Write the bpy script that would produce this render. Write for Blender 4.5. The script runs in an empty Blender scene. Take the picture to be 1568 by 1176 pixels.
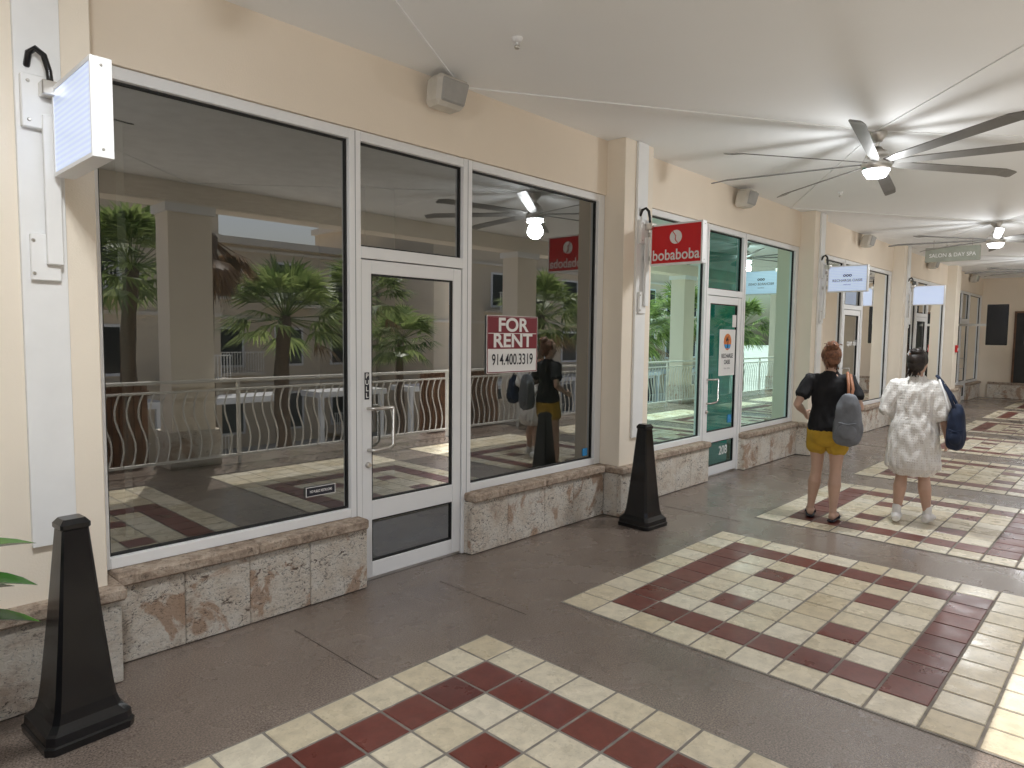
import bpy, bmesh, math, random
from mathutils import Vector, Matrix, noise
random.seed(7)
S=bpy.context.scene
# ------------------------------------------------------------------ materials
def newmat(name):
    m=bpy.data.materials.new(name); m.use_nodes=True
    nt=m.node_tree; b=nt.nodes['Principled BSDF']; return m,nt,b
def N(nt,t,**k):
    n=nt.nodes.new(t)
    for a,v in k.items(): setattr(n,a,v)
    return n
def coords(nt,scale=(1,1,1),island=False):
    tc=N(nt,'ShaderNodeTexCoord'); mp=N(nt,'ShaderNodeMapping')
    nt.links.new(tc.outputs['Object'],mp.inputs[0]); mp.inputs['Scale'].default_value=scale
    if island:
        g=N(nt,'ShaderNodeNewGeometry'); mu=N(nt,'ShaderNodeMath',operation='MULTIPLY'); mu.inputs[1].default_value=37.0
        nt.links.new(g.outputs['Random Per Island'],mu.inputs[0])
        nt.links.new(mu.outputs[0],mp.inputs['Location'])
    return mp.outputs[0]
def noi(nt,co,scale,detail=4,rough=.55,dist=0):
    n=N(nt,'ShaderNodeTexNoise'); n.inputs['Scale'].default_value=scale; n.inputs['Detail'].default_value=detail
    n.inputs['Roughness'].default_value=rough; n.inputs['Distortion'].default_value=dist
    nt.links.new(co,n.inputs['Vector']); return n.outputs['Fac']
def ramp(nt,f,stops):
    r=N(nt,'ShaderNodeValToRGB'); e=r.color_ramp.elements
    while len(e)<len(stops): e.new(.5)
    for i,(p,c) in enumerate(stops):
        e[i].position=p; e[i].color=(c,c,c,1) if isinstance(c,(int,float)) else (*c,1)
    nt.links.new(f,r.inputs[0]); return r.outputs[0]
def mix(nt,f,a,b,mode='MIX'):
    m=N(nt,'ShaderNodeMix',data_type='RGBA',blend_type=mode)
    for s,v in ((0,f),(6,a),(7,b)):
        if isinstance(v,(int,float)): m.inputs[s].default_value=v
        elif isinstance(v,tuple): m.inputs[s].default_value=(*v,1)
        else: nt.links.new(v,m.inputs[s])
    return m.outputs[2]
def bump(nt,b,h,strength=.3,dist=.01):
    n=N(nt,'ShaderNodeBump'); n.inputs['Strength'].default_value=strength; n.inputs['Distance'].default_value=dist
    nt.links.new(h,n.inputs['Height']); nt.links.new(n.outputs[0],b.inputs['Normal'])
def simple(name,col,rough=.5,metal=0,var=.12,vs=6,bs=0,bsc=60,spec=.5):
    m,nt,b=newmat(name); co=coords(nt)
    f=noi(nt,co,vs)
    c1=tuple(max(0,x*(1-var)) for x in col); c2=tuple(min(1,x*(1+var)) for x in col)
    nt.links.new(ramp(nt,f,[(.3,c1),(.7,c2)]),b.inputs['Base Color'])
    b.inputs['Roughness'].default_value=rough; b.inputs['Metallic'].default_value=metal
    b.inputs['Specular IOR Level'].default_value=spec
    if bs: bump(nt,b,noi(nt,co,bsc,3),bs,.004)
    return m
M={}
M['stucco']=simple('stucco_cream',(.87,.765,.635),.85,var=.03,vs=1.3,bs=.25,bsc=130)
M['pilaster']=simple('stucco_pilaster',(.87,.785,.665),.85,var=.025,vs=1.5,bs=.25,bsc=130)
M['ceil']=simple('ceiling_paint',(.91,.92,.92),.9,var=.015,vs=.8,bs=.15,bsc=90)
M['white']=simple('white_aluminium',(.84,.845,.85),.35,var=.02,vs=3)
M['strip']=simple('white_painted_board',(.84,.84,.835),.5,var=.03,vs=5)
M['gasket']=simple('black_gasket',(.012,.012,.012),.6)
M['dark']=simple('dark_gap',(.03,.028,.025),.9)
M['joint']=simple('floor_joint',(.09,.072,.06),.9)
M['black']=simple('black_plastic',(.008,.008,.009),.22,var=.3,vs=9,bs=.08,bsc=14)
M['metal']=simple('brushed_nickel',(.60,.58,.55),.3,metal=1)
M['blade']=simple('fan_blade_grey',(.22,.215,.205),.4,metal=.3,var=.1)
M['speaker']=simple('speaker_beige',(.60,.57,.51),.6)
M['speakerg']=simple('speaker_grille',(.38,.37,.35),.7,bs=.5,bsc=500)
M['salon']=simple('salon_sign_sage',(.36,.38,.32),.6)
M['grout']=simple('grout',(.22,.20,.175),.9,var=.25,vs=12)
M['rail']=simple('railing_paint',(.84,.82,.77),.5)
M['wood']=simple('wood_slats',(.15,.075,.04),.7,var=.35,vs=8)
M['plaza']=simple('plaza_pavers',(.60,.57,.52),.85,var=.15,vs=.4)
M['ibfloor']=simple('shop_floor',(.33,.34,.33),.4,var=.15,vs=1.5)
M['ibwall']=simple('shop_wall_grey',(.46,.49,.46),.8,var=.05,vs=1)
M['ibceil']=simple('shop_ceiling_grey',(.42,.43,.42),.8)
M['teal']=simple('shop_wall_teal',(.03,.66,.56),.7)
M['warm']=simple('shop_wall_warm',(.60,.54,.42),.7)
M['opp']=simple('opposite_stucco',(.68,.57,.43),.9,var=.06,vs=.5)
M['oppwin']=simple('opposite_window',(.025,.028,.03),.2)
M['bark']=simple('palm_bark',(.12,.085,.06),.95,var=.4,vs=14,bs=.6,bsc=20)
M['red']=simple('sign_red',(.62,.008,.012),.35,var=.04)
M['maroon']=simple('sign_maroon',(.20,.012,.024),.45,var=.05)
M['paper']=simple('sign_white',(.82,.81,.80),.5,var=.02)
M['ink']=simple('ink_black',(.02,.02,.03),.6)
M['grey']=simple('ink_grey',(.25,.26,.28),.6)
M['blue']=simple('sticker_blue',(.03,.28,.62),.5)
M['orange']=simple('sticker_orange',(.7,.2,.04),.5)
M['alarm']=simple('alarm_red',(.55,.02,.02),.4)
M['skin']=simple('skin',(.56,.36,.27),.55,var=.06,vs=7)
M['lip']=simple('lip',(.42,.14,.12),.5); M['eye']=simple('eye_white',(.75,.73,.70),.3); M['iris']=simple('iris',(.05,.03,.02),.3)
M['tshirt']=simple('black_cotton',(.009,.009,.011),.9,var=.3,vs=12,bs=.5,bsc=25)
M['shorts']=simple('mustard_cotton',(.50,.31,.03),.85,var=.15,vs=10,bs=.5,bsc=25)
M['bagg']=simple('grey_canvas',(.17,.18,.20),.8,var=.25,vs=9,bs=.6,bsc=18)
M['tan']=simple('tan_leather',(.28,.11,.05),.6)
M['navy']=simple('navy_canvas',(.008,.018,.05),.75,var=.3,vs=9,bs=.5,bsc=20)
M['hair1']=simple('auburn_hair',(.17,.07,.035),.5,var=.6,vs=40,bs=.9,bsc=60)
M['hair2']=simple('dark_hair',(.020,.013,.010),.45,var=.4,vs=40,bs=.9,bsc=60)
M['shoe']=simple('white_sneaker',(.78,.77,.75),.55,var=.05)
M['pot']=simple('pot_glaze',(.05,.045,.04),.4)
M['soil']=simple('soil',(.04,.03,.02),.95)
M['conc']=simple('fascia_concrete',(.72,.65,.55),.9,var=.05)
def leafmat(name,c1,c2,tr=0):
    m,nt,b=newmat(name); g=N(nt,'ShaderNodeNewGeometry')
    c=ramp(nt,g.outputs['Random Per Island'],[(0,c1),(1,c2)])
    nt.links.new(c,b.inputs['Base Color']); b.inputs['Roughness'].default_value=.4
    if tr:
        t=N(nt,'ShaderNodeBsdfTranslucent'); nt.links.new(c,t.inputs[0]); mx=N(nt,'ShaderNodeMixShader'); mx.inputs[0].default_value=tr
        nt.links.new(b.outputs[0],mx.inputs[1]); nt.links.new(t.outputs[0],mx.inputs[2]); nt.links.new(mx.outputs[0],nt.nodes['Material Output'].inputs[0])
    return m
M['frond']=leafmat('palm_frond',(.09,.15,.04),(.38,.46,.16),.5)
M['deadleaf']=leafmat('dead_frond',(.16,.09,.05),(.34,.22,.12),.4)
M['leaf']=leafmat('rubber_leaf',(.03,.10,.02),(.07,.17,.03)); M['leaf'].node_tree.nodes['Principled BSDF'].inputs['Roughness'].default_value=.25

def tilemat(name,c1,c2,c3,rough):
    m,nt,b=newmat(name); co=coords(nt,island=True); g=N(nt,'ShaderNodeNewGeometry')
    base=ramp(nt,g.outputs['Random Per Island'],[(0,c1),(.5,c2),(1,c3)])
    f=noi(nt,co,14,6,.7); mot=ramp(nt,f,[(.35,.78),(.6,1.0)])
    c=mix(nt,1.0,base,mot,'MULTIPLY')
    f2=noi(nt,co,90,2); sp=ramp(nt,f2,[(.30,.7),(.38,1.0)])
    c=mix(nt,.6,c,sp,'MULTIPLY')
    nt.links.new(c,b.inputs['Base Color'])
    r=ramp(nt,noi(nt,co,5,4),[(.3,rough-.08),(.7,rough+.12)]); nt.links.new(r,b.inputs['Roughness'])
    bump(nt,b,noi(nt,co,30,4),.15,.003); return m
M['cream']=tilemat('tile_cream',(.62,.53,.37),(.70,.625,.47),(.75,.69,.56),.28)
M['redt']=tilemat('tile_red',(.145,.038,.028),(.18,.048,.035),(.12,.030,.024),.32)
m,nt,b=newmat('aggregate_floor'); co=coords(nt)
big=ramp(nt,noi(nt,co,.9,5,.6),[(.3,(.165,.128,.105)),(.7,(.24,.193,.162))])
sp=ramp(nt,noi(nt,co,120,3,.7),[(.36,.45),(.5,1.0),(.66,1.6)])
c=mix(nt,1,big,sp,'MULTIPLY')
st=ramp(nt,noi(nt,co,3.2,6,.7,.4),[(.28,.75),(.42,1.0)]); c=mix(nt,1,c,st,'MULTIPLY')
v=N(nt,'ShaderNodeTexVoronoi'); v.inputs['Scale'].default_value=75; nt.links.new(co,v.inputs['Vector'])
pit=ramp(nt,v.outputs['Distance'],[(.12,.5),(.22,1.0)]); c=mix(nt,.6,c,pit,'MULTIPLY')
nt.links.new(c,b.inputs['Base Color'])
nt.links.new(ramp(nt,noi(nt,co,2.5,5),[(.3,.18),(.7,.36)]),b.inputs['Roughness'])
b.inputs['Coat Weight'].default_value=.35; b.inputs['Coat Roughness'].default_value=.12
bump(nt,b,noi(nt,co,110,4,.7),.4,.006); M['floor']=m
m,nt,b=newmat('coquina_stone'); co=coords(nt,island=True); co2=coords(nt,(1,1,1.7),island=True)
base=ramp(nt,noi(nt,co,5,8,.7,.4),[(.3,(.52,.40,.31)),(.43,(.80,.71,.60)),(.6,(.89,.835,.75))])
rust=ramp(nt,noi(nt,co,2.6,7,.65,.9),[(.555,0.0),(.60,.75)])
c=mix(nt,rust,base,(.50,.30,.18))
pm=noi(nt,co2,19,7,.8,1.8); reg=ramp(nt,noi(nt,co,3.2,3),[(.40,.0),(.52,1.0)])
pits=ramp(nt,pm,[(.41,1.0),(.445,0.0)])
pf=mix(nt,1,pits,reg,'MULTIPLY'); c=mix(nt,pf,c,(.13,.09,.065))
fine=ramp(nt,noi(nt,co,70,3,.7),[(.34,.5),(.42,1.0)]); c=mix(nt,1,c,fine,'MULTIPLY')
nt.links.new(c,b.inputs['Base Color']); b.inputs['Roughness'].default_value=.75
bump(nt,b,pm,1.0,.025); M['stone']=m
m,nt,b=newmat('coquina_cap'); co=coords(nt,island=True)
c=ramp(nt,noi(nt,co,12,8,.75,.5),[(.3,(.20,.145,.11)),(.48,(.44,.34,.26)),(.7,(.66,.56,.46))])
pm=noi(nt,co,30,6,.75); c=mix(nt,1,c,ramp(nt,pm,[(.36,.45),(.46,1.0)]),'MULTIPLY')
nt.links.new(c,b.inputs['Base Color']); b.inputs['Roughness'].default_value=.8
bump(nt,b,pm,1,.02); M['cap']=m
def glass(name,tint,base,gc=(.97,.98,.97)):
    m=bpy.data.materials.new(name); m.use_nodes=True; nt=m.node_tree
    nt.nodes.remove(nt.nodes['Principled BSDF']); out=nt.nodes['Material Output']
    t=N(nt,'ShaderNodeBsdfTransparent'); t.inputs[0].default_value=(*tint,1)
    g=N(nt,'ShaderNodeBsdfGlossy'); g.inputs['Roughness'].default_value=0.0; g.inputs[0].default_value=(*gc,1)
    f=N(nt,'ShaderNodeFresnel'); f.inputs[0].default_value=1.5
    a=N(nt,'ShaderNodeMath',operation='ADD',use_clamp=True); a.inputs[1].default_value=base
    nt.links.new(f.outputs[0],a.inputs[0]); mx=N(nt,'ShaderNodeMixShader')
    nt.links.new(a.outputs[0],mx.inputs[0]); nt.links.new(t.outputs[0],mx.inputs[1]); nt.links.new(g.outputs[0],mx.inputs[2])
    nt.links.new(mx.outputs[0],out.inputs[0]); return m
M['glass']=glass('window_glass',(.80,.84,.82),.25)
M['glasst']=glass('window_glass_green',(.75,.97,.93),.10,(.62,.88,.82))
def emis(name,col,st,base=(.8,.8,.8)):
    m,nt,b=newmat(name); b.inputs['Base Color'].default_value=(*base,1)
    b.inputs['Emission Color'].default_value=(*col,1); b.inputs['Emission Strength'].default_value=st; return m
M['led']=emis('fan_led',(.92,.97,1),7)
m,nt,b=newmat('lightbox_acrylic'); co=coords(nt,(1,1,1))
w=N(nt,'ShaderNodeTexWave',bands_direction='Z'); w.inputs['Scale'].default_value=14; nt.links.new(co,w.inputs[0])
nt.links.new(mix(nt,w.outputs['Fac'],(.50,.56,.78),(.62,.69,.90)),b.inputs['Base Color'])
b.inputs['Emission Color'].default_value=(.62,.76,1,1); b.inputs['Emission Strength'].default_value=.45; b.inputs['Roughness'].default_value=.25  # faint emission stands in for daylight coming through the translucent sign face
M['acry']=m
m,nt,b=newmat('white_knit'); co=coords(nt,(1,1,.8))
v=N(nt,'ShaderNodeTexVoronoi'); v.inputs['Scale'].default_value=55; v.inputs['Randomness'].default_value=.3; nt.links.new(co,v.inputs['Vector'])
k=ramp(nt,v.outputs['Distance'],[(.16,.8),(.34,0.0)]); nt.links.new(mix(nt,k,(.80,.78,.75),(.58,.51,.46)),b.inputs['Base Color'])
b.inputs['Roughness'].default_value=.9; bump(nt,b,v.outputs['Distance'],.5,.008); M['knit']=m

# ------------------------------------------------------------------ mesh helpers
def empty(name,loc=(0,0,0),yaw=0):
    o=bpy.data.objects.new(name,None); o.location=loc; o.rotation_euler=(0,0,yaw); S.collection.objects.link(o); return o
class MB:
    def __init__(s): s.bm=bmesh.new(); s.mats=[]
    def mi(s,k):
        if k not in s.mats: s.mats.append(k)
        return s.mats.index(k)
    def box(s,x0,x1,y0,y1,z0,z1,k,bev=0):
        i=s.mi(k); lo=(x0,y0,z0); hi=(x1,y1,z1); V=s.bm.verts.new; F=s.bm.faces.new
        if not bev:
            c=[V((hi[0] if a&1 else lo[0],hi[1] if a&2 else lo[1],hi[2] if a&4 else lo[2])) for a in range(8)]
            for q in((0,2,3,1),(4,5,7,6),(0,1,5,4),(2,6,7,3),(0,4,6,2),(1,3,7,5)): F([c[t] for t in q]).material_index=i
            return c
        bev=min(bev,min(h-l for h,l in zip(hi,lo))*.45)
        D={}
        for a in range(8):
            sg=[1 if a&(1<<t) else 0 for t in range(3)]
            for ax in range(3):
                p=[(hi[t] if sg[t] else lo[t]) if t==ax else ((hi[t]-bev) if sg[t] else (lo[t]+bev)) for t in range(3)]
                D[a,ax]=V(p)
        fs=[]
        for ax in range(3):
            u,w_=(ax+1)%3,(ax+2)%3
            for sd_ in(0,1):
                b0=sd_<<ax; fs.append(F([D[b0,ax],D[b0|1<<u,ax],D[b0|1<<u|1<<w_,ax],D[b0|1<<w_,ax]]))
            for su in(0,1):
                for sw_ in(0,1):
                    p=(su<<u)|(sw_<<w_); q=p|1<<ax
                    fs.append(F([D[p,u],D[q,u],D[q,w_],D[p,w_]]))
        for a in range(8): fs.append(F([D[a,0],D[a,1],D[a,2]]))
        for f in fs: f.material_index=i
        return list(D.values())
    def xf(s,vs,mat):
        for v in vs: v.co=mat@v.co
    def poly(s,pts,k):
        f=s.bm.faces.new([s.bm.verts.new(p) for p in pts]); f.material_index=s.mi(k); return f
    def tube(s,pts,rad,k,n=12,ref=(1,0,0),cap=True,smooth=True):
        pts=[Vector(p) for p in pts]; i0=s.mi(k); rings=[]; side=None
        rad=[(r,r) if isinstance(r,(int,float)) else r for r in rad]
        T=[]
        for i in range(len(pts)):
            a=pts[max(0,i-1)]; b=pts[min(len(pts)-1,i+1)]; T.append((b-a).normalized())
        P=list(zip(pts,rad,T))
        if cap:
            p,r,t=P[0]; h=min(r); P.insert(0,(p-t*h*.45,(r[0]*.72,r[1]*.72),t))
            p,r,t=P[-1]; h=min(r); P.append((p+t*h*.45,(r[0]*.72,r[1]*.72),t))
        for p,r,t in P:
            if side is None:
                rf=Vector(ref)
                if abs(rf.dot(t))>.95: rf=Vector((0,0,1)) if abs(t.z)<.9 else Vector((0,1,0))
                side=t.cross(rf).normalized()
            else: side=(side-t*t.dot(side)).normalized()
            o=t.cross(side)
            rings.append([s.bm.verts.new(p+side*math.cos(2*math.pi*j/n)*r[0]+o*math.sin(2*math.pi*j/n)*r[1]) for j in range(n)])
        for A,B in zip(rings,rings[1:]):
            for j in range(n):
                f=s.bm.faces.new([A[j],A[(j+1)%n],B[(j+1)%n],B[j]]); f.material_index=i0; f.smooth=smooth
        if cap:
            f=s.bm.faces.new(rings[0][::-1]); f.material_index=i0
            f=s.bm.faces.new(rings[-1]); f.material_index=i0
        return [v for r in rings for v in r]
    def sphere(s,c,r,k,u=20,v=12):
        i=s.mi(k); V=s.bm.verts.new; R=[]
        top=V((c[0],c[1],c[2]+r[2])); bot=V((c[0],c[1],c[2]-r[2]))
        for a in range(1,v):
            th=math.pi*a/v; R.append([V((c[0]+r[0]*math.sin(th)*math.cos(6.28318*q/u),c[1]+r[1]*math.sin(th)*math.sin(6.28318*q/u),c[2]+r[2]*math.cos(th))) for q in range(u)])
        fs=[]
        for q in range(u):
            fs.append(s.bm.faces.new([top,R[0][q],R[0][(q+1)%u]])); fs.append(s.bm.faces.new([bot,R[-1][(q+1)%u],R[-1][q]]))
        for A,B in zip(R,R[1:]):
            for q in range(u): fs.append(s.bm.faces.new([A[q],B[q],B[(q+1)%u],A[(q+1)%u]]))
        for f in fs: f.material_index=i; f.smooth=True
        return [top,bot]+[x for q in R for x in q]
    def obj(s,name,parent=None,loc=(0,0,0),rot=(0,0,0),voxel=0,smooth_it=0,disp=0):
        bmesh.ops.recalc_face_normals(s.bm,faces=s.bm.faces)
        me=bpy.data.meshes.new(name); s.bm.to_mesh(me); s.bm.free()
        for k in s.mats: me.materials.append(M[k])
        o=bpy.data.objects.new(name,me); S.collection.objects.link(o)
        if voxel:
            md=o.modifiers.new('r','REMESH'); md.mode='VOXEL'; md.voxel_size=voxel; md.use_smooth_shade=True
            if smooth_it:
                q=o.modifiers.new('s','SMOOTH'); q.iterations=smooth_it; q.factor=.5
            dg=bpy.context.evaluated_depsgraph_get(); dg.update()
            m2=bpy.data.meshes.new_from_object(o.evaluated_get(dg)); o.modifiers.clear(); o.data=m2
            if not m2.materials:
                m2.materials.append(M[s.mats[0]])
            for p in m2.polygons: p.use_smooth=True; p.material_index=0
        if disp:
            for v in o.data.vertices:
                v.co+=v.normal*disp*noise.noise(Vector((v.co.x*25,v.co.y*25,v.co.z*9)))
        o.location=loc; o.rotation_euler=rot
        if parent: o.parent=parent
        return o
def text(body,size,loc,rot,k,name,parent=None,off=0,sx=1):
    c=bpy.data.curves.new(name,'FONT'); c.body=body; c.size=size; c.align_x='CENTER'; c.align_y='CENTER'; c.offset=off
    o=bpy.data.objects.new(name,c); S.collection.objects.link(o)
    dg=bpy.context.evaluated_depsgraph_get(); me=bpy.data.meshes.new_from_object(o.evaluated_get(dg))
    bpy.data.objects.remove(o); me.materials.clear(); me.materials.append(M[k])
    o=bpy.data.objects.new(name,me); S.collection.objects.link(o); o.location=loc; o.rotation_euler=rot; o.scale=(sx,1,1)
    if parent: o.parent=parent
    return o
RW=(math.pi/2,0,0)
RX=(math.pi/2,0,-math.pi/2)
RXb=(math.pi/2,0,math.pi/2)
PIT=4.72; PS=[.53+PIT*k for k in range(-3,5)]; XE=.53+PIT*5; XL=PS[0]; CH=3.46

# ------------------------------------------------------------------ people
def hand(mb,w,d,palm_n,thumb_side,k='skin',curl=.6):
    w=Vector(w); d=Vector(d).normalized(); n=Vector(palm_n); n=(n-d*n.dot(d)).normalized(); t=d.cross(n)
    if t.dot(Vector(thumb_side))<0: t=-t
    mb.tube([w-d*.01,w+d*.03,w+d*.075],[(.022,.018),(.034,.014),(.036,.013)],k,12,ref=n)
    for i,L in enumerate((.068,.076,.070,.055)):
        off=t*(.027-.018*i); b=w+d*.07+off; a=curl
        p1=b+d*L*.42; d2=(d*math.cos(a)+n*math.sin(a)); p2=p1+d2*L*.32; d3=(d*math.cos(2*a)+n*math.sin(2*a)); p3=p2+d3*L*.26
        mb.tube([b-d*.01,p1,p2,p3],[.0088,.0083,.0077,.0066],k,8)
    b=w+d*.02+t*.022; td=(d*.75+t*.6+n*.25).normalized(); p1=b+td*.035; p2=p1+(d*.9+t*.25+n*.3).normalized()*.03
    mb.tube([b,p1,p2],[.0115,.010,.008],k,8)
def body(e,arms,legs,headturn=0):
    m_=MB()
    tz=[(.78,.125,.09,0),(.86,.155,.105,-.01),(.93,.150,.10,-.01),(1.0,.128,.09,0),(1.07,.118,.083,.005),(1.15,.128,.093,.01),(1.23,.145,.098,.01),(1.285,.155,.085,0),(1.32,.125,.065,-.005),(1.345,.07,.055,-.005)]
    m_.tube([(t[3],0,t[0]) for t in tz],[(t[1],t[2]) for t in tz],'skin',24)
    m_.tube([(-.01,0,1.31),(0,0,1.37),(.01,0,1.42)],[(.055,.055),(.047,.05),(.046,.05)],'skin',16)
    hv=m_.tube([(.035,0,1.392),(.022,0,1.42),(.010,0,1.46),(.0,0,1.51),(-.003,0,1.55),(-.005,0,1.583)],[(.034,.04),(.054,.07),(.067,.086),(.073,.094),(.069,.09),(.050,.066)],'skin',24)
    nv=m_.tube([(.086,0,1.505),(.102,0,1.475),(.104,0,1.463)],[(.008,.008),(.012,.012),(.014,.010)],'skin',8)
    nv+=m_.sphere((-.005,.073,1.48),(.016,.008,.028),'skin',10,8); nv+=m_.sphere((-.005,-.073,1.48),(.016,.008,.028),'skin',10,8)
    Rm=Matrix.Rotation(headturn,4,'Z')
    m_.xf(hv+nv,Rm)
    for a in arms:
        sh,el,wr=map(Vector,a[:3])
        m_.tube([sh+Vector((0,-sh.y*.25,.005)),sh,sh.lerp(el,.35),sh.lerp(el,.8),el,el.lerp(wr,.3),el.lerp(wr,.8),wr],[.046,.050,.043,.036,.034,.037,.025,.022],'skin',16)
        hand(m_,wr,a[3],a[4],a[5],curl=a[6] if len(a)>6 else .5)
    for l in legs:
        hp,kn,an,toe=map(Vector,l)
        m_.tube([hp+Vector((0,0,.03)),hp+Vector((0,0,-.05)),hp.lerp(kn,.45),hp.lerp(kn,.85),kn,kn.lerp(an,.15),kn.lerp(an,.35)+Vector((-.012,0,0)),kn.lerp(an,.65),kn.lerp(an,.92),an],[.082,.086,.072,.054,.050,.049,.056,.043,.031,.032],'skin',20)
        d=(toe-an); d.z=0; d.normalize(); gz=an.z-.075
        m_.tube([an+d*-.045+Vector((0,0,gz-an.z+.035)),an+d*0+Vector((0,0,gz-an.z+.045)),an+d*.07+Vector((0,0,gz-an.z+.038)),an+d*.13+Vector((0,0,gz-an.z+.026)),an+d*.17+Vector((0,0,gz-an.z+.02))],[(.028,.028),(.034,.042),(.040,.030),(.044,.020),(.034,.015)],'skin',14,ref=(0,0,1))
        for q in range(5):
            sd=Vector((-d.y,d.x,0))*(.03-.015*q)*(1 if an.y<0 else -1); b=an+d*(.165-.008*abs(q-0.5))+sd+Vector((0,0,gz-an.z+.014))
            m_.tube([b-d*.02,b+d*.022],[.0105-.001*q,.009-.001*q],'skin',6)
    m_.obj('body',e,voxel=.0055,smooth_it=3)
    f=MB(); fv=[]
    for y in(-.03,.03):
        fv+=f.sphere((.083,y,1.497),(.009,.013,.008),'eye',10,8); fv+=f.sphere((.0905,y,1.497),(.003,.005,.005),'iris',8,6); fv+=f.sphere((.086,y,1.518),(.006,.018,.003),'iris',8,6)
    fv+=f.sphere((.085,0,1.44),(.007,.022,.006),'lip',10,6)
    f.xf(fv,Rm); f.obj('face_features',e)
def shoe(mb,an,toe,k):
    an=Vector(an); toe=Vector(toe); d=toe-an; d.z=0; d.normalize(); g=an.z-.075
    up=lambda h:Vector((0,0,g-an.z+h))
    mb.tube([an-d*.055+up(.045),an-d*.01+up(.055),an+d*.06+up(.05),an+d*.13+up(.036),an+d*.18+up(.03)],[(.036,.04),(.041,.05),(.047,.043),(.048,.03),(.036,.02)],k,16,ref=(0,0,1))
def hair(e,k,bun,turn):
    s=MB(); v=s.sphere((-.016,0,1.522),(.096,.083,.092),k,36,24); v+=s.sphere((-.045,0,1.475),(.062,.070,.07),k,28,18)
    v+=s.sphere(bun[0],bun[1],k,28,18)
    for i in range(22):
        a=random.uniform(-1,1); p=Vector((-.075+random.uniform(-.02,.01),.05*a,1.42+random.uniform(-.02,.03))); v+=s.tube([p+Vector((.01,0,.04)),p,p+Vector((random.uniform(-.015,.01),random.uniform(-.01,.01),-.03))],[.003,.002,.0008],k,4)
    for i in range(36):
        a=random.uniform(0,6.28); q=random.uniform(.2,1.3); c_=Vector(bun[0]); dd=Vector((math.cos(a)*math.cos(q)*-1,math.sin(a)*math.cos(q),math.sin(q)*.8)); p=c_+Vector((dd.x*bun[1][0],dd.y*bun[1][1],dd.z*bun[1][2]))
        v+=s.tube([p,p+dd*.012+Vector((0,random.uniform(-.012,.012),.003)),p+dd*.018+Vector((0,random.uniform(-.02,.02),-.004))],[.003,.002,.001],k,4)
    s.xf(v,Matrix.Rotation(turn,4,'Z')); s.obj('hair',e,disp=.012)
def bag(e,name,c,sz,k,strap,sk):
    s=MB(); q=bmesh.ops.create_cube(s.bm,size=2); bmesh.ops.subdivide_edges(s.bm,edges=s.bm.edges[:],cuts=11,use_grid_fill=True); s.mi(k)
    for v in s.bm.verts:
        p=v.co.copy(); n5=(abs(p.x)**3.2+abs(p.y)**3.2+abs(p.z)**3.2)**(1/3.2); p/=n5
        t=(p.z+1)/2; wd=1.0-.38*t**1.6; sag=noise.noise(Vector((p.x*1.7+3,p.y*1.7,p.z*2.3)))*.14+noise.noise(Vector((p.x*5,p.y*5+2,p.z*3)))*.07
        v.co=Vector((c[0]+sz[0]*p.x*wd*(1+sag),c[1]+sz[1]*p.y*wd*(1+sag),c[2]+sz[2]*p.z*(1+sag*.4)))
    for f in s.bm.faces: f.smooth=True
    s.tube([(c[0]-sz[0]*.95,c[1]+sz[1]*.55,c[2]-sz[2]*.1),(c[0]-sz[0]*1.02,c[1],c[2]-sz[2]*.16),(c[0]-sz[0]*.95,c[1]-sz[1]*.55,c[2]-sz[2]*.1)],[(.006,.006)]*3,k,6)
    s.sphere((c[0]-sz[0]*.80,c[1],c[2]-sz[2]*.45),(sz[0]*.3,sz[1]*.62,sz[2]*.33),k)
    for st_ in strap: s.tube(st_,[(.013,.006)]*len(st_),sk,8)
    s.obj(name,e)
e=empty('woman_walking',(6.52,2.14,.012),math.radians(13))
A1=[((0,.165,1.285),(-.075,.262,1.055),(.11,.215,.96),(.9,-.15,-.35),(0,-1,-.2),(0.3,0,1),.5),
    ((0,-.165,1.285),(-.06,-.258,1.05),(.115,-.18,1.13),(.6,.3,.6),(.2,1,0),(0,0,1),.9)]
L1=[((0,.083,.86),(.055,.085,.47),(.05,.125,.085),(.2,.14,.085)),((0,-.083,.86),(-.005,-.078,.47),(-.06,-.075,.085),(.09,-.09,.085))]
body(e,A1,L1,headturn=.25)
s=MB()
tz=[(.80,.172,.122,-.01),(.86,.176,.128,-.012),(.95,.160,.115,-.008),(1.05,.145,.105,.0),(1.15,.148,.110,.005),(1.23,.160,.112,.005),(1.285,.170,.098,0),(1.322,.135,.078,-.005),(1.345,.075,.062,-.008)]
s.tube([(t[3],0,t[0]) for t in tz],[(t[1],t[2]) for t in tz],'tshirt',28)
for a in A1:
    sh=Vector(a[0]); el=Vector(a[1]); s.tube([sh+Vector((0,-sh.y*.4,0)),sh,sh.lerp(el,.35),sh.lerp(el,.62)],[.062,.066,.064,.066],'tshirt',18)
s.obj('t_shirt',e,voxel=.007,smooth_it=3,disp=.012)
s=MB(); s.tube([(-.01,0,.74),(-.012,0,.80),(-.01,0,.88),(-.005,0,.93)],[(.165,.118),(.175,.128),(.165,.12),(.145,.105)],'shorts',26)
for l in L1:
    hp=Vector(l[0]); kn=Vector(l[1]); s.tube([hp+Vector((-.01,0,-.03)),hp.lerp(kn,.3),hp.lerp(kn,.52)],[.097,.098,.097],'shorts',20)
s.obj('shorts',e,voxel=.007,smooth_it=2,disp=.010)
s=MB()
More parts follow.
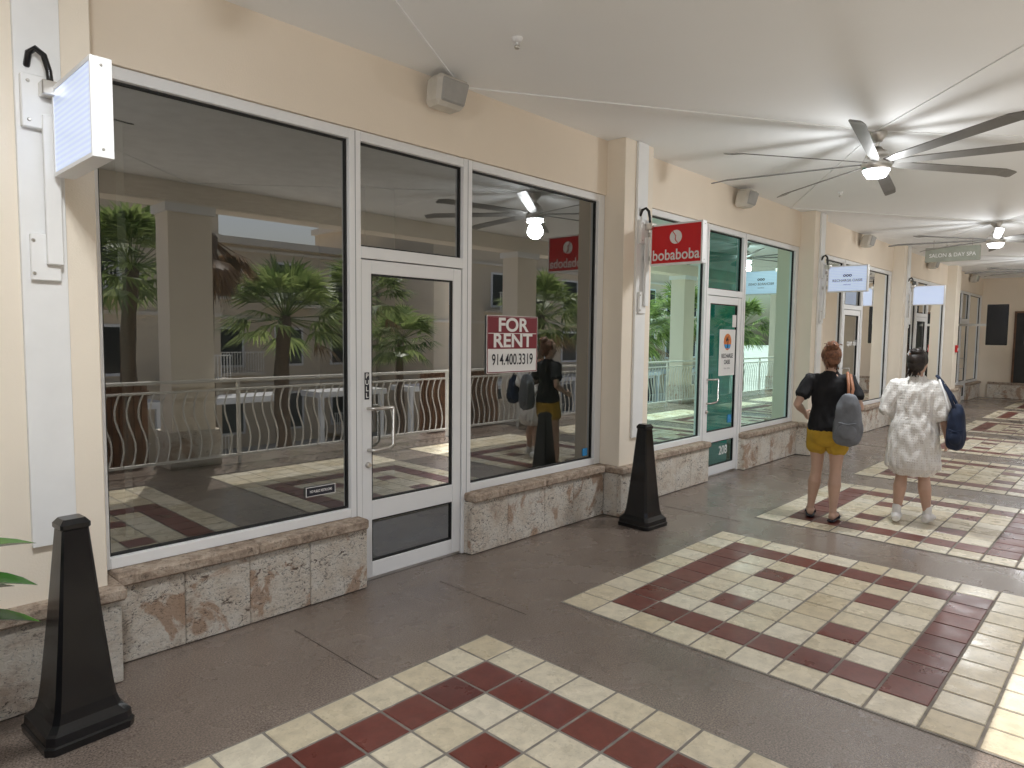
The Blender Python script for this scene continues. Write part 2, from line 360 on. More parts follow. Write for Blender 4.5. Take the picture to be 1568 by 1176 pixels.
for l in L1:
    an=Vector(l[2]); toe=Vector(l[3]); d=toe-an; d.z=0; d.normalize(); g=an.z-.075
    s.tube([Vector((an.x,an.y,g))-d*.065+Vector((0,0,.004)),Vector((an.x,an.y,g))+d*.06+Vector((0,0,.004)),Vector((an.x,an.y,g))+d*.2+Vector((0,0,.004))],[(.034,.009),(.040,.009),(.042,.009)],'ink',14,ref=(0,0,1))
    sd=Vector((-d.y,d.x,0)); c0=Vector((an.x,an.y,g))+d*.08
    s.tube([c0-sd*.044+Vector((0,0,.01)),c0-sd*.03+Vector((0,0,.05))+d*.02,c0+d*.045+Vector((0,0,.052)),c0+sd*.03+Vector((0,0,.05))+d*.02,c0+sd*.044+Vector((0,0,.01))],[(.008,.008)]*5,'ink',8)
s.obj('sandals',e)
hair(e,'hair1',((-.06,0,1.592),(.052,.055,.045)),.25)
bag(e,'backpack',(-.205,-.175,.955),(.085,.125,.225),'bagg',[[(-.19,-.17,1.15),(-.15,-.165,1.25),(-.085,-.15,1.345),(0,-.14,1.362),(.07,-.145,1.30),(.115,-.16,1.2),(.10,-.17,1.13),(.02,-.20,1.0),(-.10,-.2,.85)],
   [(-.19,-.19,1.14),(-.135,-.20,1.22),(-.08,-.175,1.325),(0,-.165,1.345)]],'tan')
e=empty('woman_walking',(6.92,1.53,.012),math.radians(6))
e.scale=(.975,.975,.975)
A2=[((0,.165,1.285),(-.03,.235,1.05),(.16,.17,1.10),(.8,-.2,.5),(0,-.6,.8),(0,1,.3),.5),
    ((0,-.165,1.285),(-.04,-.225,1.03),(.06,-.25,.82),(.25,-.05,-1),(.2,1,.1),(1,0,0),.45)]
L2=[((0,.083,.86),(.02,.085,.47),(-.045,.105,.085),(.1,.12,.085)),((0,-.083,.86),(.05,-.085,.47),(.06,-.13,.085),(.2,-.15,.085))]
body(e,A2,L2,headturn=-.2)
s=MB(); tz=[(.535,.222,.16,-.01),(.60,.222,.162,-.012),(.75,.212,.156,-.015),(.88,.200,.148,-.012),(1.02,.182,.132,0),(1.15,.172,.125,0),(1.24,.172,.12,0),(1.29,.170,.105,0),(1.325,.140,.082,-.005),(1.348,.09,.068,-.008)]
s.tube([(t[3],0,t[0]) for t in tz],[(t[1],t[2]) for t in tz],'knit',30)
for a in A2:
    sh=Vector(a[0]); el=Vector(a[1]); s.tube([sh+Vector((0,-sh.y*.4,0)),sh,sh.lerp(el,.5)+Vector((0,0,-.01)),sh.lerp(el,1.0)+Vector((0,0,-.02))],[.065,.070,.074,.070],'knit',20)
s.obj('knit_dress',e,voxel=.008,smooth_it=2,disp=.018)
s=MB()
for l in L2: shoe(s,l[2],l[3],'shoe')
s.obj('sneakers',e,voxel=.006,smooth_it=2)
s=MB()
for l in L2:
    an=Vector(l[2]); s.tube([an+Vector((0,0,-.01)),an+Vector((0,0,.03)),an+Vector((0,0,.075))],[.037,.036,.037],'shoe',16)
s.obj('socks',e)
hair(e,'hair2',((-.05,0,1.588),(.05,.052,.036)),-.2)
s=MB()
for i in range(6): a=i*1.047; s.sphere((-.055+.004*math.cos(a),.062+.014*math.cos(a),1.575+.014*math.sin(a)),(.006,.009,.009),'paper',8,6)
s.sphere((-.058,.062,1.575),(.006,.006,.006),'orange',8,6); s.obj('hair_flower',e)
bag(e,'shoulder_bag',(-.06,-.325,.94),(.12,.08,.20),'navy',[[(-.12,-.31,1.10),(-.09,-.25,1.25),(-.05,-.175,1.365),(0,-.15,1.385),(.05,-.19,1.33),(.05,-.28,1.2),(.02,-.33,1.1)]],'navy')
s=MB(); s.tube([(-.185,-.27,1.10),(-.13,-.235,1.22),(-.07,-.18,1.352)],[(.008,.005)]*3,'paper',6); s.obj('bag_strap',e)

# ------------------------------------------------------------------ signs & fixtures
def blade_sign(P,kind):
    e=empty('hanging_sign',(P+.29,3.2,2.51)); s=MB()
    y0,y1,z0,z1=-.265,.265,-.18,.19
    f=.016
    s.box(0,.075,y0,y0+f,z0,z1,'white',.002); s.box(0,.075,y1-f,y1,z0,z1,'white',.002)
    s.box(.0005,.0745,y0+f,y1-f,z0,z0+f,'white'); s.box(.0005,.0745,y0+f,y1-f,z1-f,z1,'white')
    for zz in(z0+.03,z1-.03): s.tube([(.037,y0+.001,zz),(.037,y0-.003,zz)],[.006,.005],'metal',8)
    k={'blank':'acry','boba':'red','oasis':'acry'}[kind]
    s.box(.004,.071,y0+f,y1-f,z0+f,z1-f,k)
    s.box(.015,.06,y1,.34,.09,.13,'metal',.003); s.box(.015,.06,y1,.34,-.13,-.09,'metal',.003)
    s.obj('lightbox',e)
    b=MB()
    b.box(-.115,.055,.335,.36,-1.79,.945,'strip',.002)
    b.box(-.10,.035,.30,.335,.02,.24,'strip',.004); b.box(-.085,.025,.31,.334,-.62,-.42,'strip',.004)
    b.box(-.03,.03,.285,.309,-.55,.08,'strip',.003)
    b.box(-.04,.055,.23,.30,.15,.21,'metal',.004)
    for zz in(.05,.21,-.45,-.59): b.tube([(-.075,.3005 if zz>0 else .3105,zz),(-.075,.295 if zz>0 else .305,zz)],[.008,.007],'metal',8)
    b.tube([(.0,.27,.2),(-.005,.27,.26),(-.02,.275,.32),(-.045,.29,.345),(-.065,.315,.33),(-.07,.335,.28)],[.013]*6,'black',8)
    b.obj('bracket_board',e)
    if kind=='boba':
        text('bobaboba',.135,(.002,0,-.095),RX,'paper','lettering',e,.002,.90)
        d=MB(); n=28; r0=.062; d.poly([(.0015,.0+r0*math.cos(2*math.pi*i/n),.065+r0*math.sin(2*math.pi*i/n)) for i in range(n)],'paper')
        d.tube([(.0005,.03,.115),(.0005,.0,.075),(.0005,.005,.04),(.0005,-.02,.012)],[.004]*4,'red',6); d.obj('logo',e)
        text('bobaboba',.135,(.0735,0,-.095),RXb,'paper','lettering_back',e,.002,.90)
    if kind=='oasis':
        text('RECHARGE OASIS',.05,(.002,0,-.02),RX,'grey','lettering',e,.001); text('ooo',.07,(.002,0,.055),RX,'ink','logo',e,.002); text('wellness',.03,(.002,0,-.075),RX,'grey','subtitle',e)
for P,k in zip(PS[2:7],['blank','blank','boba','oasis','blank']): blade_sign(P,k)
e=empty('for_rent_sign',(4.06,3.812,1.60)); s=MB()
s.box(-.30,.30,-.004,0,-.23,.23,'paper'); s.box(-.286,.286,-.0055,-.0045,-.035,.218,'maroon')
for a in((-.295,.295,.2195,.226),(-.295,.295,-.226,-.219),(-.295,-.2875,-.2185,.2185),(.2875,.295,-.2185,.2185)): s.box(a[0],a[1],-.0055,-.0045,a[2],a[3],'maroon')
s.box(-.284,.284,-.0065,-.0057,.086,.091,'paper')
s.obj('panel',e)
text('FOR',.15,(0,-.0068,.152),RW,'paper','for',e,.0042,1.25)
text('RENT',.15,(0,-.0068,.026),RW,'paper','rent',e,.0042,1.25)
text('914.400.3319',.125,(0,-.0068,-.125),RW,'ink','phone_number',e,.0012,.72)
s=MB(); s.box(5.03,5.10,3.813,3.816,.56,.63,'blue'); s.obj('window_sticker')
e=empty('restroom_notice',(2.29,3.808,.68)); s=MB(); s.box(-.105,.105,-.002,0,-.03,.03,'paper'); s.box(-.10,.10,-.003,-.002,-.026,.026,'ink'); s.obj('plate',e); text('NO PUBLIC RESTROOMS',.023,(0,-.004,0),RW,'paper','lettering',e,.0004,.62)
e=empty('pull_sign',(2.625,3.783,1.33)); s=MB(); s.box(-.018,.018,-.002,0,-.09,.09,'ink'); s.obj('plate',e)
for i,ch in enumerate('PULL'): text(ch,.045,(0,-.003,.065-.043*i),RW,'paper','letter_%d'%i,e,.0006)
e=empty('door_poster',(7.87,3.80,1.50)); s=MB(); s.box(-.21,.21,-.004,0,-.29,.27,'paper'); s.obj('sheet',e)
s=MB(); n=24; s.poly([(.10*math.cos(2*math.pi*i/n),-.0055,.12+.10*math.sin(2*math.pi*i/n)) for i in range(n)],'orange'); s.poly([(-.09,-.0065,.09),(.09,-.0065,.09),(.06,-.0065,.04),(-.06,-.0065,.04)],'blue')
s.tube([(0,-.007,.05),(.01,-.007,.15)],[.006,.004],'ink',5)
for a in range(5): s.poly([(.01,-.0075,.15),(.01+.06*math.cos(a*.8-.1),-.0075,.15+.05*math.sin(a*.8-.1)),(.01+.05*math.cos(a*.8+.2),-.0075,.13+.05*math.sin(a*.8+.2))],'ink')
s.obj('logo',e); text('RECHARGE\nOASIS',.075,(0,-.006,-.09),RW,'ink','title',e,.001,.8); text('relax - renew',.03,(0,-.006,-.2),RW,'grey','subtitle',e)
text('208',.15,(7.85,3.80,.29),RW,'paper','suite_number',None,.003)
s=MB(); s.box(7.95,8.05,3.80,3.803,.62,.72,'blue'); s.box(8.0,8.14,3.80,3.804,1.8,1.95,'paper'); s.obj('door_sticker')
text('open daily',.14,(12.6,3.80,1.6),RW,'paper','window_lettering',None,.002)
e=empty('salon_sign',(14.3,2.72,3.20)); s=MB(); s.box(0,.04,-.42,.42,-.13,.13,'salon',.004); s.box(.015,.025,-.3,-.29,.13,.26,'metal'); s.box(.015,.025,.29,.3,.13,.26,'metal'); s.obj('panel',e)
text('SALON & DAY SPA',.095,(-.003,0,-.02),RX,'paper','lettering',e,.001,.9)
for P in PS:
    e=empty('wall_speaker',(P+2.66,3.66,3.32),0.0); s=MB()
    vs=s.box(-.145,.145,-.10,.06,-.095,.095,'speaker',.03)
    vs2=s.box(-.12,.12,-.112,-.09,-.075,.07,'speakerg',.012)
    for v in vs+vs2:
        t=(v.co.z+.095)/.19; v.co.y-= (t-.5)*.05; v.co.x*= .85+.15*t
    s.box(-.03,.03,.05,.099,-.03,.03,'metal',.004); s.obj('cabinet',e)
for x in(3.1,8.9,14.8):
    s=MB(); s.tube([(0,0,0),(0,0,-.012)],[.035,.03],'white',16); s.tube([(0,0,-.01),(0,0,-.05)],[.009,.008],'white',8); s.tube([(0,0,-.052),(0,0,-.056)],[.018,.018],'metal',12)
    s.obj('fire_sprinkler',loc=(x,2.9,CH))

# ------------------------------------------------------------------ setting
bld=empty('shopping_arcade_building')
w=MB()
w.box(XL,XE,3.76,3.90,2.97,CH,'stucco')
for P in PS: w.box(P,P+.47,3.56,3.95,.43,CH,'pilaster',.004)
w.obj('walls',bld)
c=MB(); c.box(XL,XE+6,-1.36,12,CH,4.6,'ceil'); c.obj('ceiling_slab',bld)
j=MB()
def bead(p,q):
    p=Vector((*p,0)); q=Vector((*q,0)); L=(q-p).length; a=math.atan2(q.y-p.y,q.x-p.x)
    vs=j.box(-.0,L,-.008,.008,CH-.010,CH+.004,'ceil'); j.xf(vs,Matrix.Translation(p)@Matrix.Rotation(a,4,'Z'))
FX=[.35,6.5,12.6,18.7]; FY=1.85
for f in FX:
    for sx in(-1,1):
        for yy in(3.755,-.94): bead((f,FY),(f+sx*3.07,yy))
j.obj('ceiling_joints',bld)
st=MB()
def slabs(x0,x1,y,z1,wd):
    n=max(1,round((x1-x0)/wd)); xs=[x0]
    for i in range(1,n): xs.append(x0+(x1-x0)*(i+random.uniform(-.12,.12))/n)
    xs.append(x1)
    for a,b_ in zip(xs,xs[1:]):
        st.box(a+.0015,b_-.0015,y+random.uniform(0,.003),y+.05,.006,z1,'stone',.004)
def caps(x0,x1,y,yb):
    n=max(1,round((x1-x0)/.75))
    for i in range(n):
        a=x0+(x1-x0)*i/n; b_=x0+(x1-x0)*(i+1)/n
        st.box(a+.001,b_-.001,y,yb,.405,.47,'cap',.012)
for P in PS:
    slabs(P-.04,P+.51,3.50,.405,.3)
    st.box(P-.04,P+.01,3.552,3.70,.006,.403,'stone',.003); st.box(P+.46,P+.51,3.552,3.70,.006,.403,'stone',.003)
    caps(P-.06,P+.53,3.475,3.80)
    slabs(P+.515,P+2.03,3.69,.405,.42); slabs(P+2.97,P+4.675,3.69,.405,.42)
    caps(P+.532,P+2.03,3.66,3.90); caps(P+2.97,P+4.658,3.66,3.90)
    for a,b_ in((P+.51,P+2.025),(P+2.975,P+4.70)): st.box(a,b_,3.742,3.92,0,.404,'dark')
    st.box(P+.01,P+.46,3.553,3.92,0,.404,'dark')
    for a,b_ in((P+2.0,P+2.03),(P+2.97,P+3.0)): st.box(a,b_,3.741,3.93,.006,.4035,'stone')
st.obj('stone_base',bld)
fr=MB(); gl=MB(); dr=MB()
def pane(x0,x1,z0,z1,y,gk='glass'):
    g=.012
    for a in((x0,x0+g,z0,z1),(x1-g,x1,z0,z1),(x0+g,x1-g,z0,z0+g),(x0+g,x1-g,z1-g,z1)):
        fr.box(a[0],a[1],y-.012,y+.012,a[2],a[3],'gasket')
    gl.poly([(x0+.004,y,z0+.004),(x1-.004,y,z0+.004),(x1-.004,y,z1-.004),(x0+.004,y,z1-.004)],gk)
for pi_,P in enumerate(PS):
    gk='glasst' if pi_==4 else 'glass'
    Y0,Y1=3.775,3.87
    for a,b_ in((.475,.545),(1.965,2.05),(2.945,3.035),(4.625,4.715)):
        lo=.003 if a in(1.965,2.945) else .472
        fr.box(P+a,P+b_,Y0,Y1,lo,2.968,'white',.003)
        if a in(1.965,2.945): fr.box(P+(a+b_)/2-.002,P+(a+b_)/2+.002,Y0-.0015,Y0+.01,lo+.01,2.96,'grey')
    for a,b_ in((.5455,1.9645),(3.0355,4.6245)):
        fr.box(P+a,P+b_,Y0+.001,Y1,.472,.53,'white',.003); fr.box(P+a,P+b_,Y0+.001,Y1,2.905,2.967,'white',.003)
        pane(P+a,P+b_,.53,2.905,3.82,gk)
    fr.box(P+2.0505,P+2.9445,Y0+.001,Y1,2.165,2.24,'white',.003); fr.box(P+2.0505,P+2.9445,Y0+.001,Y1,2.905,2.967,'white',.003)
    pane(P+2.0505,P+2.9445,2.24,2.905,3.82,gk)
    fr.box(P+2.0505,P+2.9445,Y0+.02,Y1+.03,.003,.02,'metal')
    a,b_=P+2.057,P+2.938; z0,z1=.024,2.158; sw=.078; ya,yb=3.785,3.83
    dr.box(a,a+sw,ya,yb,z0,z1,'white',.003); dr.box(b_-sw,b_,ya,yb,z0,z1,'white',.003)
    for q0,q1 in((z0,.13),(.42,.55),(2.07,z1)): dr.box(a+sw+.0005,b_-sw-.0005,ya+.002,yb,q0,q1,'white',.002)
    pane(a+sw,b_-sw,.13,.42,3.807,gk); pane(a+sw,b_-sw,.55,2.07,3.807,gk)
    hx=a+.045
    dr.tube([(hx,ya,1.18),(hx,ya-.045,1.18),(hx+.03,ya-.06,1.18),(hx+.16,ya-.062,1.18),(hx+.165,ya-.062,1.17),(hx+.165,ya-.062,.93),(hx+.13,ya-.06,.91),(hx+.02,ya-.05,.90),(hx,ya,.90)],[.011]*9,'metal',8)
    dr.tube([(hx,ya+.001,.80),(hx,ya-.012,.80)],[.022,.02],'metal',14)
    dr.box(a-.002,a+.02,ya-.006,ya+.01,.25,.36,'metal')
fr.obj('window_frames',bld); gl.obj('glass_panes',bld); dr.obj('glass_doors',bld)
rm=MB(); wallm=['ibwall','ibwall','ibwall','ibwall','teal','warm','ibwall','warm']
for i,P in enumerate(PS):
    k=wallm[i]; D=9.0 if i!=4 else 5.6
    rm.poly([(P+.235,3.96,.001),(P+PIT+.235,3.96,.001),(P+PIT+.235,D,.001),(P+.235,D,.001)],'ibfloor')
    rm.poly([(P+.235,3.91,3.3),(P+PIT+.235,3.91,3.3),(P+PIT+.235,D,3.3),(P+.235,D,3.3)],'ibceil' if i!=4 else 'teal')
    rm.box(P+.24,P+PIT+.23,D,D+.1,0,3.3,k)
    rm.box(P+.236,P+.30,3.96,D,0,3.299,k); rm.box(P+PIT+.17,P+PIT+.234,3.96,D,0,3.299,k)
    if i==3:
        rm.box(P+3.9,P+4.3,6.4,6.8,0,3.298,'ibwall'); rm.box(P+1.3,P+1.36,6.0,8.9,0,3.298,'ibwall')
    if i in(4,5,7):
        rm.box(P+1.0,P+2.6,4.9,5.3,0,1.05,'white'); rm.box(P+.97,P+2.63,4.87,5.33,1.05,1.09,'wood')
        for z in(1.4,1.8,2.2): rm.box(P+3.0,P+4.5,D-.35,D-.01,z,z+.03,'wood')
        for q in range(26):
            x=P+3.05+random.random()*1.35; z=random.choice((1.43,1.83,2.23)); hh=random.uniform(.12,.28)
            rm.box(x,x+.07,D-.3,D-.2,z,z+hh,random.choice(['red','orange','blue','paper','tan']),.006)
rm.box(XL,XE+6,12,12.1,0,4.5,'stucco')
rm.obj('shop_interiors',bld)
fl=MB(); fl.box(XL,XE,-1.40,3.95,-.35,0,'floor'); fl.obj('walkway')
fj=MB()
for x in(1.9,2.98,5.9,8.75,11.6): fj.box(x-.002,x+.002,2.66,3.45,.0005,.0025,'joint')
fj.obj('walkway_joints')
lw=MB(); lw.box(XL,XE,-1.2,12,-4.2,-.36,'conc'); lw.obj('lower_storey',bld)
tl=MB(); PT=.2195; PY=2.63; NR=13
for k in range(-3,9):
    X0=3.28+2.86*(k-1)
    if X0+10*PT>XE: continue
    tl.box(X0-.006,X0+10*PT+.006,PY-NR*PT-.006,PY+.006,-.01,.004,'grout')
    for i in range(10):
        for q in range(NR):
            ring=(i in(1,8) and 1<=q<=8) or (q in(1,8) and 1<=i<=8)
            spot=i in(3,6) and q in(3,6)
            g=.0065+random.uniform(-.001,.001); x=X0+i*PT; y=PY-(q+1)*PT; z=.0075+random.uniform(0,.0008)
            mt='redt' if (ring or spot) else 'cream'
            a=[(x+g,y+g),(x+PT-g,y+g),(x+PT-g,y+PT-g),(x+g,y+PT-g)]
            bb=.0035; ii=[(x+g+bb,y+g+bb),(x+PT-g-bb,y+g+bb),(x+PT-g-bb,y+PT-g-bb),(x+g+bb,y+PT-g-bb)]
            lo=[tl.bm.verts.new((*p,.0045)) for p in a]; hi=[tl.bm.verts.new((*p,z+random.uniform(-.0006,.0006))) for p in ii]; mi=tl.mi(mt)
            tl.bm.faces.new(hi).material_index=mi
            for s_ in range(4): tl.bm.faces.new([lo[s_],lo[(s_+1)%4],hi[(s_+1)%4],hi[s_]]).material_index=mi
tl.obj('floor_tiles')
ar=MB(); CX=[3.43+6.12*k for k in range(-3,4)]; ya,yb=-1.35,-.97; hw=.26; BZ=3.2
for x in CX:
    ar.box(x-hw,x+hw,ya,yb,0,BZ-.001,'pilaster'); ar.box(x-hw-.05,x+hw+.05,ya-.05,yb+.05,.001,.45,'stone'); ar.box(x-hw-.04,x+hw+.04,ya-.04,yb+.04,BZ-.10,BZ-.002,'white')
ar.box(XL,XE,ya,yb,BZ,CH-.002,'pilaster'); ar.obj('colonnade')
rl=MB()
rl.box(XL,XE,-.85,-.79,1.05,1.09,'rail',.006); rl.box(XL,XE,-.835,-.805,.94,.965,'rail'); rl.box(XL,XE,-.835,-.805,.10,.13,'rail')
x=XL+.05; i=0
while x<XE:
    if i%14==0: rl.box(x-.02,x+.02,-.84,-.80,0,1.05,'rail')
    else:
        pts=[(x+.045*math.sin((z-.13)/.81*2*math.pi),-.82-.03*math.sin((z-.13)/.81*math.pi),z) for z in[.12+.83*t/9 for t in range(10)]]
        rl.tube(pts,[.0105]*10,'rail',6,cap=False)
    x+=.125; i+=1
rl.obj('balcony_railing')
ws=MB()
for cx0 in(1.2,7.6):
    xx=cx0
    while xx<cx0+1.9: ws.box(xx,xx+.07,-1.75,-1.70,-.3,1.02,'wood'); xx+=.085
    ws.box(cx0-.03,cx0+1.95,-1.70,-1.66,.85,.92,'wood')
ws.obj('slatted_wood_screen')
ew=MB(); ew.box(XE,XE+.3,-1.4,3.95,0,CH,'stucco')
for y0,y1 in((1.15,2.0),(2.06,2.91)):
    ew.box(XE-.03,XE-.001,y0,y1,.45,2.45,'oppwin')
    for q in((y0-.05,y0,.4,2.5),(y1,y1+.05,.4,2.5)): ew.box(XE-.05,XE-.001,q[0],q[1],q[2],q[3],'wood')
    ew.box(XE-.05,XE-.001,y0,y1,2.45,2.5,'wood'); ew.box(XE-.05,XE-.001,y0,y1,.40,.45,'wood')
ew.box(XE-.12,XE-.001,-1.3,3.5,.003,.39,'stone'); ew.box(XE-.14,XE-.001,-1.3,3.5,.391,.46,'cap')
ew.obj('end_wall',bld)
g=MB(); g.poly([(-500,-500,-4.2),(500,-500,-4.2),(500,500,-4.2),(-500,500,-4.2)],'plaza'); g.obj('ground')
ob=empty('opposite_building'); o=MB()
def wing(x0,x1,y,top,seed):
    random.seed(seed)
    o.box(x0,x1,y-12,y,-4.2,top,'opp'); o.box(x0-.3,x1+.3,y-12,y+.35,top,top+.35,'conc')
    z=-3.4
    while z+2.4<top:
        x=x0+1.2
        while x<x1-1.8:
            o.box(x-.12,x+1.52,y+.001,y+.06,z-.12,z+1.92,'white'); o.box(x,x+1.4,y+.02,y+.075,z,z+1.8,'oppwin')
            if random.random()<.45:
                o.box(x-.6,x+2.0,y+.002,y+1.3,z-.45,z-.3,'conc')
                for b in range(20): o.box(x-.6+b*.133,x-.57+b*.133,y+1.24,y+1.27,z-.3,z+.65,'rail')
                o.box(x-.62,x+2.02,y+1.22,y+1.29,z+.65,z+.7,'rail')
            x+=3.3
        o.box(x0-.06,x1+.06,y+.003,y+.12,z+2.3,z+2.45,'conc'); z+=3.4
wing(-20,13,-22,7.6,1); wing(13.2,24,-26,6.0,2); wing(24.2,60,-21,8.0,3)
for x in range(-14,56,5):
    o.box(x,x+3.6,-20.6,-19.0,-1.2,-.95,'white')
    for q in(x+.1,x+3.3): o.box(q,q+.2,-19.3,-19.1,-4.2,-1.2,'white')
o.obj('walls_and_windows',ob)
random.seed(11)
def palm(x,y,z,R,dead=False,n=52):
    e=empty('palm_tree',(x,y,-4.2)); t=MB(); H=z+4.2
    pts=[(.12*math.sin(i*.5),.08*math.cos(i*.7),H*i/14) for i in range(15)]
    t.tube(pts,[.2-.004*i+.02*(i%2) for i in range(15)],'bark',12)
    t.obj('trunk',e)
    c=MB(); cx,cy,_=pts[-1]
    for k in range(n):
        a=random.uniform(0,6.283); el=random.uniform(-.75,1.35); kk='frond'
        if dead: el=random.uniform(-1.45,-.4); kk='deadleaf'
        elif el<-.6: kk='deadleaf' if random.random()<.4 else 'frond'
        d=Vector((math.cos(a)*math.cos(el),math.sin(a)*math.cos(el),math.sin(el))); o0=Vector((cx,cy,H))
        L=R*random.uniform(.45,.6); tip=o0+d*L; side=d.cross(Vector((0,0,1))).normalized(); up=side.cross(d)
        c.tube([o0,tip],[.014,.01],kk,4,cap=False)
        m_=17
        for q in range(m_):
            an=-1.35+2.7*q/(m_-1)+random.uniform(-.05,.05); dd=(d*math.cos(an)+side*math.sin(an)+up*.15*math.cos(an*2)).normalized()
            LL=R*random.uniform(.48,.62)*(.7+.3*math.cos(an)); wv=dd.cross(up).normalized()*.026*R/1.2
            m1=tip+dd*LL*.5; en=tip+dd*LL+Vector((0,0,-LL*.28))
            c.poly([tip,m1+wv,en,m1-wv],kk)
    c.obj('crown',e)
palm(8.0,-7.2,2.0,1.6); palm(5.5,-9.6,3.1,1.8); palm(19.3,-17.5,1.4,1.9); palm(5.15,-4.6,3.35,1.0,True,34); palm(12.8,-11,2.8,1.7); palm(24,-10,2.2,1.7); palm(-3,-8,2.5,1.7)
palm(17.5,-7.5,2.3,1.7); palm(21.5,-6.2,1.8,1.6); palm(28.5,-8.5,2.6,1.8); palm(34,-8,2.2,1.8)
for fi,x in enumerate(FX):
    e=empty('ceiling_fan',(x+.06,FY,CH)); s=MB()
    s.tube([(0,0,-.001),(0,0,-.03),(0,0,-.06)],[.075,.075,.05],'metal',24,cap=True); s.tube([(0,0,-.05),(0,0,-.16)],[.016,.016],'metal',12)
    s.tube([(0,0,-.15),(0,0,-.17),(0,0,-.21),(0,0,-.235)],[.05,.085,.095,.08],'metal',28); s.tube([(0,0,-.24),(0,0,-.27),(0,0,-.305)],[.11,.125,.12],'metal',32); s.obj('motor',e)
    s=MB(); s.tube([(0,0,-.315),(0,0,-.335)],[.112,.105],'led',32); s.obj('lamp',e)
    al=bpy.data.lights.new('fan_downlight','AREA'); al.shape='DISK'; al.size=.21; al.energy=135; al.color=(.95,.98,1)
    ao=bpy.data.objects.new('fan_downlight',al); S.collection.objects.link(ao); ao.parent=e; ao.location=(0,0,-.36)
    pl=bpy.data.lights.new('fan_light','POINT'); pl.energy=30; pl.shadow_soft_size=.10; pl.color=(.95,.98,1)
    po=bpy.data.objects.new('fan_light',pl); S.collection.objects.link(po); po.parent=e; po.location=(0,0,-.475)
    b=MB()
    for k in range(8):
        a=math.radians(10+45*k); cs=[(.10,.030),(.20,.032),(.26,.044),(.9,.050),(1.30,.053),(1.40,.048),(1.43,.036)]
        pr=[]
        for r,hwid in cs:
            for sg in(-1,1):
                pr.append((r,sg*hwid,-.262+sg*hwid*-.30-(.012 if r>1.35 else 0)))
        Rm=Matrix.Rotation(a,4,'Z'); vt=[b.bm.verts.new(Rm@Vector((p[0],p[1],p[2]+.004))) for p in pr]; vb=[b.bm.verts.new(Rm@Vector((p[0],p[1],p[2]-.004))) for p in pr]; mi=b.mi('blade')
        L=len(cs)
        for i in range(L-1):
            A,B,C,D=2*i,2*i+1,2*i+3,2*i+2
            for V in((vt[A],vt[B],vt[C],vt[D]),(vb[D],vb[C],vb[B],vb[A]),(vt[A],vt[D],vb[D],vb[A]),(vt[B],vb[B],vb[C],vt[C])): b.bm.faces.new(V).material_index=mi
        A,B=2*L-2,2*L-1; b.bm.faces.new((vt[A],vt[B],vb[B],vb[A])).material_index=mi
    b.obj('blades',e)
def bollard(x,y,rz):
    s=MB(); prof=[(0,.165),(.03,.168),(.036,.160),(.07,.157),(.078,.148),(.10,.128),(.14,.116),(.20,.108),(.50,.080),(.86,.050),(.868,.056),(.885,.056),(.905,.040)]
    rings=[]; mi=s.mi('black')
    for z,h in prof:
        c_=h*.16; P8=[(h-c_,-h),(h,-h+c_),(h,h-c_),(h-c_,h),(-h+c_,h),(-h,h-c_),(-h,-h+c_),(-h+c_,-h)]
        rings.append([s.bm.verts.new((p[0],p[1],z)) for p in P8])
    for A,B in zip(rings,rings[1:]):
        for q in range(8): s.bm.faces.new([A[q],A[(q+1)%8],B[(q+1)%8],B[q]]).material_index=mi
    s.bm.faces.new(rings[-1]).material_index=mi; s.bm.faces.new(rings[0][::-1]).material_index=mi
    s.obj('obelisk_bollard',loc=(x,y,.001),rot=(0,0,rz))
bollard(.78,3.23,math.radians(4)); bollard(5.17,3.24,math.radians(-3))
e=empty('potted_plant',(.20,2.95,0)); s=MB()
s.tube([(0,0,.0),(0,0,.04),(0,0,.3),(0,0,.40),(0,0,.43)],[.13,.14,.18,.19,.2],'pot',24); s.tube([(0,0,.43),(0,0,.447)],[.17,.16],'soil',20); s.obj('pot',e)
s=MB(); s.tube([(0,0,.44),(.02,.01,.7),(.03,0,1.0)],[.014,.011,.007],'bark',8)
LV=[(k*2.4,.50+k*.018,random.uniform(.24,.32),random.uniform(.1,.5)) for k in range(20)]+[(.1,.88,.40,.22),(-.35,.80,.38,.15),(.45,.74,.38,.1),(-.1,.68,.38,.02)]
for a,z,L,tz_ in LV:
    d=Vector((math.cos(a),math.sin(a),tz_)).normalized()
    o0=Vector((.02,0,z)); sd=d.cross(Vector((0,0,1))).normalized(); up=sd.cross(d)
    n=8; A=[];B=[];C=[]
    for i in range(n+1):
        t=i/n; p=o0+d*L*t+Vector((0,0,-.10*t*t*L*2)); wd=.068*math.sin(math.pi*min(1,max(0,(t-.12)/.88)))**.8 if t>.12 else .003
        p2=up*.4*wd+sd*wd; p3=up*.4*wd-sd*wd
        A.append(s.bm.verts.new(p+p2)); B.append(s.bm.verts.new(p)); C.append(s.bm.verts.new(p+p3))
    mi=s.mi('leaf')
    for i in range(n):
        for U,V in((A,B),(B,C)):
            f=s.bm.faces.new([U[i],V[i],V[i+1],U[i+1]]); f.material_index=mi; f.smooth=True
s.obj('leaves',e)
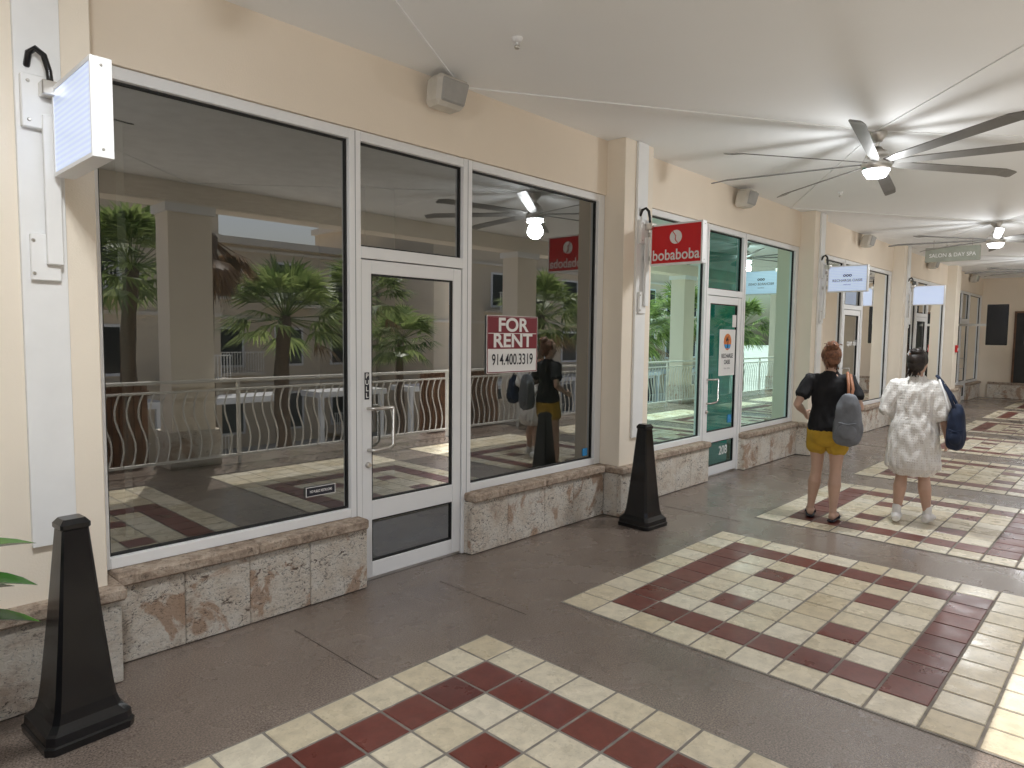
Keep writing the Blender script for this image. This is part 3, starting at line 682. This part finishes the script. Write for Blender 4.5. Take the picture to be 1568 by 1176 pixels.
s=MB(); s.box(0,.05,-.22,.22,-.5,.5,'black',.01); s.box(-.004,.0,-.2,.2,-.48,.48,'black'); s.box(.05,.2,-.03,.03,-.05,.05,'metal'); s.box(.12,.2,-.03,1.0,-.03,.03,'metal'); s.obj('wall_television',loc=(20.4,2.85,2.05))
s=MB(); s.box(0,.05,-.22,.22,-.5,.5,'black',.01); s.box(-.004,.0,-.2,.2,-.48,.48,'black'); s.box(.02,.03,-.03,.03,.5,1.35,'metal'); s.obj('wall_television',loc=(20.4,2.1,2.05))
s=MB(); s.box(-.06,.06,-.05,0,-.09,.09,'alarm',.008); s.box(-.04,.04,-.06,-.05,-.05,.02,'paper',.004); s.obj('fire_alarm_box',loc=(19.65,3.556,1.45))

# ------------------------------------------------------------------ light, world, camera
w=bpy.data.worlds.new("World"); S.world=w; w.use_nodes=True; nt=w.node_tree
sd=Vector((.5,-1,1.80)).normalized(); el=math.asin(sd.z)
sky=nt.nodes.new('ShaderNodeTexSky'); sky.sky_type='NISHITA'; sky.sun_disc=False; sky.sun_elevation=el; sky.sun_rotation=math.atan2(sd.x,sd.y)
sky.dust_density=4; sky.ozone_density=1
bg=nt.nodes['Background']; nt.links.new(sky.outputs[0],bg.inputs[0]); bg.inputs[1].default_value=.15
L=bpy.data.lights.new('sun','SUN'); L.energy=5; L.angle=math.radians(.5); L.color=(1,.97,.92)
lo=bpy.data.objects.new('sun',L); S.collection.objects.link(lo); lo.rotation_euler=(-sd).to_track_quat('-Z','Y').to_euler()
cam=bpy.data.cameras.new('camera'); co_=bpy.data.objects.new('camera',cam); S.collection.objects.link(co_)
cam.sensor_width=36; cam.lens=1045/1568*36; cam.clip_end=2000; cam.clip_start=.05
r=Vector((.6849,-.7281,.011)).normalized(); bk=Vector((-.7273,-.6830,.0723)); bk=(bk-r*bk.dot(r)).normalized(); up=bk.cross(r)
co_.matrix_world=Matrix(((r.x,up.x,bk.x,0),(r.y,up.y,bk.y,0),(r.z,up.z,bk.z,1.68),(0,0,0,1)))
S.camera=co_
S.view_settings.view_transform='Standard'; S.view_settings.look='None'; S.view_settings.exposure=0
